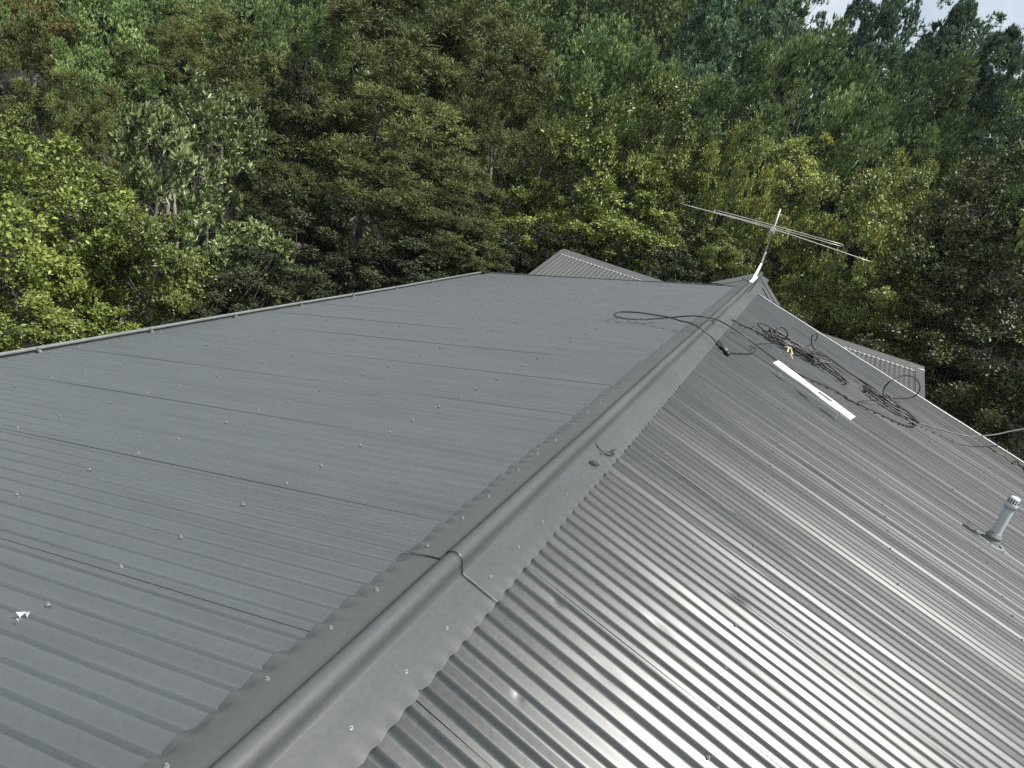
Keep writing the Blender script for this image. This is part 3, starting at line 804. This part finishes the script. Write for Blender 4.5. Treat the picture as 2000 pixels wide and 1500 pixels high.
lathe(MB(), [(0.064, -0.002), (0.062, 0.028), (0.057, 0.034), (0.056, 0.050), (0.059, 0.054), (0.059, 0.066), (0.051, 0.072), (0.045, 0.092), (0.0400, 0.098), (0.0370, 0.099)]).build("rubber_boot", MAT['boot'], vent, smooth=True)
mb = MB()
n = 28
def flange(r, h, wav): return [tuple(Vector((bx, by, bz)) + bsR * r * 1.45 * math.cos(2 * math.pi * k / n) + Vector((0, 1, 0)) * r * math.sin(2 * math.pi * k / n) + bnR * (h + wav * math.cos(2 * math.pi * (by + r * math.sin(2 * math.pi * k / n) - CREST) / RIB))) for k in range(n)]
mb.grid([flange(0.062, 0.012, 0), flange(0.075, 0.010, 0.004), flange(0.100, 0.006, 0.008), flange(0.104, 0.002, 0.0085), flange(0.104, -0.004, 0.0085)], close=True)
fl = mb.build("boot_flange", MAT['boot'], vent, smooth=True)
for k in range(n):
    if k % 4 == 0:
        mb = MB()
        a = 2 * math.pi * k / n
        screw_geo(mb, Vector((bx, by, bz)) + bsR * 0.094 * 1.45 * math.cos(a) + Vector((0, 1, 0)) * 0.094 * math.sin(a) + bnR * 0.012, bnR, 0.009)
        mb.build("rivet", MAT['screw'], fl)

# ------------------------------------------------------------------ cables
c1 = thing("cable", CABLE_LOOP[0], "single black cable looped over the ridge cap and trailing back beside the white strip", "cable")
MB().tube(CABLE_LOOP, 0.0075, 8, 5).build("lead", MAT['black'], c1, smooth=True)
mb = MB()
p0, p1 = Vector(PLUG[0]), Vector(PLUG[1])
for off in (0.0, 0.028):
    d = Vector((0, off, 0.006 * (off > 0)))
    mb.tube([p0 + d, p0.lerp(p1, 0.25) + d, p1 + d], [0.011, 0.016, 0.018], 10)
mb.tube([p1, p1 + (p1 - p0) * 0.18], [0.024, 0.016], 10)
mb.build("plug", MAT['black'], c1, smooth=True)
MB().tube(CABLE_TAIL, 0.006, 8, 5).build("tail", MAT['black'], c1, smooth=True)

bun = thing("cable_bundle", COIL_AXES[0][0], "tangled pile of black cable coils with faded yellow tape on the sunny slope", "cable bundle")
mb = MB()
rg = random.Random(12)
nR = frame('right')[2]
def coil(mb, a, b, width, loops, hmax, rad, sag=0.0):
    a, b = Vector(a), Vector(b)
    ax = (b - a); L = ax.length; ax.normalize()
    lat = nR.cross(ax).normalized()
    pts = []
    steps = 12
    wid = 1.0
    for l in range(loops):
        e0, e1 = rg.uniform(-0.06, 0.22) * L, rg.uniform(0.80, 1.02) * L
        w = width * rg.uniform(0.3, 1.1)
        base = rg.uniform(0.0, 1.0) * hmax
        sh = rg.gauss(0, width * 0.45)
        for k in range(steps):
            t = 2 * math.pi * k / steps
            u = 0.5 - 0.5 * math.cos(t)
            along = e0 + (e1 - e0) * u + rg.gauss(0, 0.010)
            side = sh + w * math.sin(t) * (1 - 0.55 * u) + rg.gauss(0, width * 0.06)
            h = 0.012 + base * (0.5 + 0.5 * math.sin(t * 2 + l)) + rg.uniform(0, 0.012)
            pts.append(a + ax * along + lat * side + nR * h)
    mb.tube(pts, rad, 7, 4)
coil(mb, *COIL_AXES[0], 0.15, 8, 0.09, 0.0085)
coil(mb, *COIL_AXES[1], 0.17, 2, 0.025, 0.0085)
coil(mb, *COIL_AXES[2], 0.07, 1, 0.025, 0.0085)
coil(mb, *COIL_AXES[3], 0.20, 5, 0.04, 0.0085)
mb.build("coils", MAT['black'], bun, smooth=True)
for nm in (RING_A, RING_B, RING_C):
    MB().tube(nm, 0.0075, 8, 5).build("loop", MAT['black'], bun, smooth=True)
MB().tube(ROPE_START, 0.0085, 8, 5).build("lead", MAT['black'], bun, smooth=True)
mb = MB()
a, b = Vector(TIE[0]), Vector(TIE[1])
for q in range(3):
    st = a.lerp(b, 0.15 + 0.22 * q) - nR * 0.055 + Vector((rg.gauss(0, .012), rg.gauss(0, .02), rg.gauss(0.012, .006)))
    d = (b - a).normalized(); lt = Vector((rg.gauss(0, .3), 1, rg.gauss(0, .2))).normalized()
    rows = []
    for k in range(7):
        t = k / 6
        c = st + d * (0.10 * t - 0.03) + lt * 0.03 * math.sin(t * 5 + q) + nR * (0.02 * math.sin(t * math.pi))
        rows.append([tuple(c - lt * 0.011), tuple(c + lt * 0.011 + nR * 0.006)])
    mb.grid(rows)
mb.build("tape", MAT['yellow'], bun, smooth=True)

wire_pts = WIRE
w = MB().tube(wire_pts, 0.0085, 8, 6).build("service_wire", MAT['wire'], None, True, origin=WIRE[0])
tag(w, "thin grey wire sagging from the cable coils over the roof edge towards the right", "wire")
w = MB().tube(SMALL_SQUIGGLE, 0.009, 8, 5).build("squiggle", MAT['black'], None, True, origin=SMALL_SQUIGGLE[0])  # black tube along the dark squiggles at the roof edge
tag(w, "short crumpled black cord lying at the far edge of the sunny slope, right border", "squiggle")

# ------------------------------------------------------------------ white strip, scraps
a, b, c, d = [Vector(p) for p in STRIP]
st = thing("flashing_offcut", (a + c) / 2, "long white metal flashing offcut lying down the sunny slope below the cables", "flashing")
mb = MB()
N = 18
bs_ = frame('right')[1]
R1, R2 = [], []
for k in range(N + 1):
    t = k / N
    e0, e1 = a.lerp(d, t), b.lerp(c, t)
    wv = 0.010 * math.sin(t * 11) * math.sin(t * 3.1)
    m_ = e0.lerp(e1, 0.5) + nR * 0.006
    e0 = e0 + (e0 - e1) * (wv * 9) ; e1 = e1 + (e1 - e0) * 0.0 + nR * 0.4 * wv
    R1.append([tuple(e0 - nR * 0.006), tuple(e0), tuple(m_), tuple(e1), tuple(e1 - nR * 0.008)])
mb.grid(R1)
mb.grid([[tuple(Vector(q) - nR * 0.0025) for q in r][::-1] for r in R1])
for t in (0.12, 0.86):
    e0, e1 = a.lerp(d, t), b.lerp(c, t)
    q = bs_ * 0.006
    mid = e0.lerp(e1, 0.7)
    f = mid - nR * 0.112
    mb.hull8([f - q, f + q, f + q + Vector((0, .003, 0)), f - q + Vector((0, .003, 0))], [mid - q, mid + q, mid + q + Vector((0, .003, 0)), mid - q + Vector((0, .003, 0))])
mb.build("strip", MAT['white'], st)
mb = MB()
s0, s1 = (a.lerp(d, 0.56) + b.lerp(c, 0.56)) / 2, (a.lerp(d, 0.73) + b.lerp(c, 0.73)) / 2
mb.hull8([s0 + nR * 0.012 + Vector((0, q, 0)) for q in (-.004, .004)] + [s1 + nR * 0.012 + Vector((0, q, 0)) for q in (.004, -.004)],
         [s0 + nR * 0.0165 + Vector((0, q, 0)) for q in (-.004, .004)] + [s1 + nR * 0.0165 + Vector((0, q, 0)) for q in (.004, -.004)])
mb.build("gash", MAT['dark'], st)

def curl(p, ln, wd, ang, lift, name, mat, label, cat):
    p = Vector(p)
    mb = MB()
    dx = Vector((math.cos(ang), math.sin(ang), -SP * math.cos(ang))).normalized()
    lt = nR.cross(dx).normalized()
    rows = []
    for k in range(9):
        t = k / 8
        w_ = wd * (0.25 + math.sin(math.pi * min(1, t * 1.1)) * 0.9)
        c_ = p + dx * ln * (t - .5) + nR * (0.004 + lift * math.sin(math.pi * t))
        rows.append([tuple(c_ - lt * w_ / 2), tuple(c_ + nR * 0.004), tuple(c_ + lt * w_ / 2 + nR * 0.002)])
    mb.grid(rows)
    mb.grid([[tuple(Vector(q) - nR * 0.0025) for q in r][::-1] for r in rows])
    o = mb.build(name, mat, None, True, origin=p)
    return tag(o, label, cat)
curl(CHIPS[0], 0.055, 0.022, 0.5, 0.006, "plastic_scrap", MAT['black'], "black curved scrap on the ridge cap, the one nearer the roll", "scrap")
curl(CHIPS[1], 0.060, 0.018, 0.9, 0.010, "plastic_scrap", MAT['black'], "black scrap at the edge of the ridge cap above the ribs", "scrap")
w = MB().tube([Vector(CHIPS[2]) + Vector(q) for q in ((-.03, .03, .005), (0, 0, 0.002), (.03, -.02, 0.0), (.035, -.05, 0.004))], 0.0022, 6, 4).build("wire_offcut", MAT['black'], None, True, origin=CHIPS[2])
tag(w, "thin bent wire offcut on the ridge cap beside the two black scraps", "wire")
w = MB().tube([Vector(CHIPS[3]) + Vector(q) for q in ((0.0, .06, .004), (-.01, .02, 0.006), (.012, 0.0, 0.0), (-.012, -.02, 0.004))], 0.0022, 6, 4).build("wire_offcut", MAT['black'], None, True, origin=CHIPS[3])
tag(w, "kinked wire offcut at the cap edge just above the outer black scrap", "wire")
p = plane_pt('left', 0.882, 1.051, 0.014)
mb = MB()
nL = frame('left')[2]
for q in range(7):
    c_ = p + Vector((rg.uniform(-.012, .012), rg.uniform(-.02, .02), 0)) + nL * rg.uniform(0, .008)
    mb.add([c_ + Vector((rg.uniform(-.011, .011), rg.uniform(-.011, .011), rg.uniform(-.004, .008))) for _ in range(3)], [(0, 1, 2)])
tag(mb.build("foil_scrap", MAT['foil'], None, origin=p), "tiny crumpled shiny foil scrap on the left slope near the lower left corner", "scrap")

# ------------------------------------------------------------------ ground
def ground_z(x, y):
    u = 0.9 * y + 0.42 * x - 15
    z = -3.9 + 0.26 * np.clip(u, 0, 55) + np.minimum(0, 0.05 * (x + 8))
    return np.maximum(z, -16.0)
def nonlin(n, near, far):
    t = np.linspace(-1, 1, n)
    return near * t + (far - near) * t ** 5
gxs, gys = nonlin(121, 60, 900), nonlin(121, 60, 900) + 15
X, Y = np.meshgrid(gxs, gys)
far = np.clip((np.hypot(X, Y) - 120) / 300, 0, 1)
Z = ground_z(X, Y) + 0.35 * np.sin(X * .21 + 1) * np.cos(Y * .17) * (np.hypot(X, Y - 5) > 16) + far * 26 * (0.5 + 0.5 * np.sin(X * .009 + 2.1) * np.cos(Y * .007)) * (X < 40)
r, c = X.shape
i, j = np.meshgrid(np.arange(r - 1), np.arange(c - 1), indexing='ij')
q = i * c + j
me = fast_mesh("ground", np.stack([X, Y, Z], -1).reshape(-1, 3), np.stack([q, q + 1, q + c + 1, q + c], -1).reshape(-1, 4), MAT['soil'], True)
tag(link("ground", me), kind="structure")

# ------------------------------------------------------------------ foliage
def unit(a): return a / np.maximum(np.linalg.norm(a, axis=-1, keepdims=True), 1e-9)
def leaf_mesh(name, P, D, N, L, W, mat):
    n = len(P)
    D = unit(D)
    S = unit(np.cross(D, N))
    N2 = np.cross(S, D)
    L = L[:, None]; W = W[:, None]
    v = np.empty((n, 4, 3), np.float32)
    v[:, 0] = P
    v[:, 1] = P + D * L * 0.45 + S * W * 0.5 + N2 * W * 0.18
    v[:, 2] = P + D * L - N2 * L * 0.10
    v[:, 3] = P + D * L * 0.45 - S * W * 0.5 + N2 * W * 0.18
    b = np.arange(n, dtype=np.int32)[:, None] * 4
    t = np.concatenate([b + np.array([0, 1, 2]), b + np.array([0, 2, 3])], 1).reshape(-1, 3)
    return fast_mesh(name, v.reshape(-1, 3), t, mat)

KIND = {   # clumps, leaves per clump, clump radius range, leaf length, width, up, out, rand, flatness, lobe, material, shape
    'manuka':      dict(nc=52, nl=1150, rc=(.16, .32), L=.052, W=.0105, up=.30, out=.9, rnd=.5, flat=.80, lobe=.35, mat='manuka', shape='dome'),
    'yellowgreen': dict(nc=46, nl=560, rc=(.14, .30), L=.046, W=.027, up=.30, out=.7, rnd=.8, flat=.8, lobe=.38, mat='yellowgreen', shape='dome'),
    'greyleaf':    dict(nc=44, nl=190, rc=(.13, .24), L=.095, W=.032, up=.9, out=.6, rnd=.7, flat=.85, lobe=.45, mat='greyleaf', shape='dome'),
    'broadleaf':   dict(nc=34, nl=820, rc=(.17, .36), L=.066, W=.021, up=1.2, out=.7, rnd=.45, flat=1.0, lobe=.35, mat='broadleaf', shape='dome'),
    'olive':       dict(nc=48, nl=520, rc=(.13, .29), L=.044, W=.025, up=.4, out=.7, rnd=.8, flat=.85, lobe=.40, mat='olive', shape='dome'),
    'darkolive':   dict(nc=44, nl=360, rc=(.13, .27), L=.046, W=.026, up=.4, out=.6, rnd=.9, flat=.8, lobe=.45, mat='darkolive', shape='dome'),
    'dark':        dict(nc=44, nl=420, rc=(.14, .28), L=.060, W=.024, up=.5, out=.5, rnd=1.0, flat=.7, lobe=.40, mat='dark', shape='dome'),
    'conical':     dict(nc=130, nl=300, rc=(.08, .19), L=.052, W=.017, up=.8, out=.6, rnd=.6, flat=.8, lobe=.15, mat='conifer', shape='cone'),
    'pine':        dict(nc=30, nl=420, rc=(.13, .22), L=.055, W=.016, up=.7, out=.6, rnd=.7, flat=.8, lobe=.40, mat='conifer', shape='open'),
    'sparse':      dict(nc=45, nl=130, rc=(.10, .22), L=.060, W=.030, up=.5, out=.5, rnd=.9, flat=.8, lobe=.35, mat='sparse', shape='open'),
}
VARIANTS = {'manuka': 4, 'yellowgreen': 4, 'greyleaf': 2, 'broadleaf': 5, 'olive': 3, 'darkolive': 2, 'dark': 2, 'conical': 3, 'pine': 2, 'sparse': 1}

def crown_mesh(kind, seed):
    k = KIND[kind]
    rg = np.random.default_rng(seed)
    nc, nl = k['nc'], k['nl']
    u = unit(rg.standard_normal((nc * 4, 3)))
    u = u[u[:, 2] > -0.8][:nc]
    nc = len(u)
    ph = rg.uniform(0, 6.28, 6); fr = rg.integers(2, 5, 6)
    az = np.arctan2(u[:, 1], u[:, 0])
    lob = 1 + k['lobe'] * (np.sin(az * fr[0] + ph[0]) * .5 + np.sin(az * fr[1] + u[:, 2] * 4 + ph[1]) * .5 + np.sin(u[:, 2] * 5 + ph[2]) * .35)
    rr = (0.62 + 0.34 * rg.random(nc) ** 0.6) * lob
    if k['shape'] == 'open': rr = (0.25 + 0.7 * rg.random(nc)) * lob
    C = u * rr[:, None]
    if k['shape'] == 'cone':
        h = rg.random(nc) ** 1.25 * 1.95 - 1.0
        rad = (1 - (h + 1) / 2.02) ** 0.85 * (0.6 + 0.4 * rg.random(nc) ** .5) * (1 + 0.12 * np.sin(h * 14 + ph[3]))
        C = np.stack([np.cos(az) * rad, np.sin(az) * rad, h], -1)
        u = unit(np.stack([np.cos(az), np.sin(az), np.full(nc, .3)], -1))
    rc = rg.uniform(*k['rc'], nc)
    if k['shape'] == 'cone': rc *= (0.55 + 0.6 * (1 - (C[:, 2] + 1) / 2))
    bright = rg.random(nc)
    n = nc * nl
    ci = np.repeat(np.arange(nc), nl)
    v = unit(rg.standard_normal((n, 3)) + u[ci] * 0.55 + np.array([0, 0, .35]))
    if kind == 'manuka':      # feathery sprays: leaves strung along twigs that fan out from each clump
        tw = 26
        td = unit(rg.standard_normal((nc, tw, 3)) * 0.8 + u[:, None] * 0.6 + np.array([0, 0, .5]))
        wi = rg.integers(0, tw, n)
        v = unit(td[ci, wi] + rg.standard_normal((n, 3)) * 0.13)
        rad = (0.25 + 0.85 * rg.random(n) ** 0.8) * (0.7 + 0.6 * rg.random((nc, tw)))[ci, wi]
    elif kind in ('broadleaf', 'greyleaf', 'conical', 'pine'):   # upright rosettes
        tw = max(6, nl // 12)
        td = unit(rg.standard_normal((nc, tw, 3)) + u[:, None] * 0.6 + np.array([0, 0, .4]))
        tr = 0.45 + 0.75 * rg.random((nc, tw))
        wi = rg.integers(0, tw, n)
        v0 = td[ci, wi] * tr[ci, wi][:, None] + rg.standard_normal((n, 3)) * 0.03
        rad = np.linalg.norm(v0, axis=1); v = v0 / rad[:, None]
    else:                     # leafy shoots: each clump is itself a bunch of uneven tufts
        tw = 15
        td = unit(rg.standard_normal((nc, tw, 3)) + u[:, None] * 0.7 + np.array([0, 0, .45]))
        tr = 0.45 + 0.75 * rg.random((nc, tw))
        wi = rg.integers(0, tw, n)
        v0 = td[ci, wi] * tr[ci, wi][:, None] + rg.standard_normal((n, 3)) * (0.10 + 0.16 * rg.random((nc, tw)))[ci, wi][:, None]
        rad = np.linalg.norm(v0, axis=1); v = v0 / rad[:, None]
    P = C[ci] + v * (rc[ci] * rad)[:, None] * np.array([1, 1, k['flat']])
    D = v * k['out'] + np.array([0, 0, 1.0]) * k['up'] + rg.standard_normal((n, 3)) * k['rnd']
    cen = np.array([0, 0, 0.0])
    f = 1 / np.percentile(np.linalg.norm(P - cen, axis=1), 96 if k['shape'] in ('cone', 'open') else 82)
    if k['shape'] == 'cone': f = 1 / max(np.percentile(P[:, 2], 99.5), 1e-3)
    P = P * f; C = C * f
    lump = unit(v + 0.5 * u[ci])
    N = lump * 1.5 + np.array([0, 0, .3]) + rg.standard_normal((n, 3)) * 0.55
    s = 0.55 + 0.95 * rg.random(n) ** 1.4
    return leaf_mesh("crown_" + kind, P, D, N, k['L'] * s, k['W'] * s, LEAF[k['mat']]), C, rc

PROTO = {}
for kd, nvar in VARIANTS.items():
    PROTO[kd] = [crown_mesh(kd, 100 + 17 * i + len(kd) * 5) for i in range(nvar)]

def make_trunk(x, y, z, R, H, kind, C, rot, gz, seed, root):
    rg = random.Random(seed)
    pale = kind in ('manuka', 'greyleaf', 'sparse') or rg.random() < 0.12
    mb = MB()
    ca, sa = math.cos(rot), math.sin(rot)
    def wpt(c): return Vector((x + R * (c[0] * ca - c[1] * sa), y + R * (c[0] * sa + c[1] * ca), z + H * c[2]))
    base_r = max(0.045, 0.034 * R + 0.02)
    stems = 2 if kind in ('manuka', 'greyleaf') else 1
    for sidx in range(stems):
        bx_, by_ = x + rg.gauss(0, .12 * R), y + rg.gauss(0, .12 * R)
        mx_, my_ = x + rg.gauss(0, .14 * R), y + rg.gauss(0, .14 * R)
        p0, p2 = Vector((bx_, by_, gz - 0.15)), Vector((mx_, my_, z - 0.3 * H))
        p1 = p0.lerp(p2, 0.5) + Vector((rg.gauss(0, .16 * R), rg.gauss(0, .16 * R), 0))
        r0 = base_r / math.sqrt(stems)
        mb.tube([p0, p0.lerp(p1, .5), p1, p1.lerp(p2, .5) + Vector((rg.gauss(0, .03), rg.gauss(0, .03), 0)), p2], [r0 * 1.25, r0, r0 * .85, r0 * .72, r0 * .6], 7, 0)
        idx = rg.sample(range(len(C)), min(len(C), 5 if stems > 1 else 8))
        for q in idx:
            e = wpt(C[q])
            s_ = p1.lerp(p2, rg.uniform(.2, 1.0))
            m_ = s_.lerp(e, .5) + Vector((rg.gauss(0, .07 * R), rg.gauss(0, .07 * R), -0.05 * R))
            mb.tube([s_, m_, e], [r0 * .32, r0 * .20, r0 * .07], 5, 2)
    return mb.build("trunk", MAT['bark_pale'] if pale else MAT['bark_dark'], root, smooth=True)

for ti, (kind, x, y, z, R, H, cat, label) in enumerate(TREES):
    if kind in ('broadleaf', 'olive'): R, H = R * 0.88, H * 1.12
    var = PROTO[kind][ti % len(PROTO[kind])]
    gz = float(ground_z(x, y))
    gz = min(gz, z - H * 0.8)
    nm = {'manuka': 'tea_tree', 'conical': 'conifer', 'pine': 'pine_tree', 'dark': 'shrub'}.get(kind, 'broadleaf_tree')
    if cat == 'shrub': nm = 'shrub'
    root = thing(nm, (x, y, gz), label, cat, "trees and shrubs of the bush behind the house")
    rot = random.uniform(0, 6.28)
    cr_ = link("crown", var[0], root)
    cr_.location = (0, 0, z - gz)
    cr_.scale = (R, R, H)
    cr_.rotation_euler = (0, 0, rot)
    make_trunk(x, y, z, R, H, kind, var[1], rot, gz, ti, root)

# undergrowth: nobody could count it
rg2 = np.random.default_rng(77)
n = 170000
x = rg2.uniform(-48, 22, n); y = rg2.uniform(2, 62, n)
hum = 0.5 + 0.5 * np.sin(x * 1.3 + np.sin(y * .9) * 2) * np.sin(y * 1.1 + np.sin(x * .7) * 2)
hgt = (0.3 + 2.0 * hum) * rg2.random(n) ** 0.6
inside = ((x > -4.9) & (x < 6.6) & (y < 11.9)) | ((x > -4.0) & (x < 3.5) & (y < 16.8))
keep = ~inside
x, y, hgt = x[keep], y[keep], hgt[keep]
n = len(x)
P = np.stack([x, y, ground_z(x, y) + 0.05 + hgt], -1)
D = rg2.standard_normal((n, 3)) * .7 + np.array([0, 0, .6])
N = rg2.standard_normal((n, 3)) * .5 + np.array([0, 0, 1.])
s = rg2.uniform(.12, .28, n) * (0.6 + np.hypot(x, y) / 60)
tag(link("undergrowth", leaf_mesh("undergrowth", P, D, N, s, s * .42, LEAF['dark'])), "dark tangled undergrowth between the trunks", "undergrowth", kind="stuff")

rg3 = np.random.default_rng(5)
Vs, Ts, k0 = [], [], 0
me0 = PROTO['broadleaf'][1][0]
co = np.empty(len(me0.vertices) * 3, np.float32); me0.vertices.foreach_get("co", co); co = co.reshape(-1, 4, 3)
for q in range(260):
    az = math.radians(rg3.uniform(-74, 8)); dd = rg3.uniform(44, 85)
    fx, fy = 0.7 + dd * math.sin(az), dd * math.cos(az)
    sel = rg3.random(len(co)) < 0.42
    c_ = co[sel] * np.array([1, 1, 1.15]) * rg3.uniform(2.6, 3.8)
    mid = c_.mean(1, keepdims=True); c_ = mid + (c_ - mid) * 1.35
    top_el = math.tan(math.radians(15.0 if az < math.radians(-9) else 4.5)) * dd
    c_ = c_ + np.array([fx, fy, min(float(ground_z(fx, fy)) + rg3.uniform(4.0, 9.0), 1.3 + top_el - 3.6)])
    b = np.arange(len(c_), dtype=np.int32)[:, None] * 4 + k0
    Vs.append(c_.reshape(-1, 3)); Ts.append(np.concatenate([b + np.array([0, 1, 2]), b + np.array([0, 2, 3])], 1).reshape(-1, 3)); k0 += len(c_) * 4
tag(link("far_forest", fast_mesh("far_forest", np.concatenate(Vs), np.concatenate(Ts), LEAF['broadleaf'])), "far forest closing the hillside behind the nearer trees", "forest", kind="stuff")

# thin summer haze between here and the far trees
mb = MB()
mb.box((-130, -12, -18), (80, 125, 60))
hm = bpy.data.materials.new("haze")
hm.use_nodes = True
ht = hm.node_tree
ht.nodes.clear()
hv = ht.nodes.new("ShaderNodeVolumePrincipled")
hv.inputs["Color"].default_value = (0.72, 0.86, 1.0, 1)
hv.inputs["Density"].default_value = 0.0003
hv.inputs["Anisotropy"].default_value = 0.3
ho = ht.nodes.new("ShaderNodeOutputMaterial")
ht.links.new(hv.outputs["Volume"], ho.inputs["Volume"])
tag(mb.build("haze", hm), "thin bluish haze over the bush", "haze", kind="stuff")
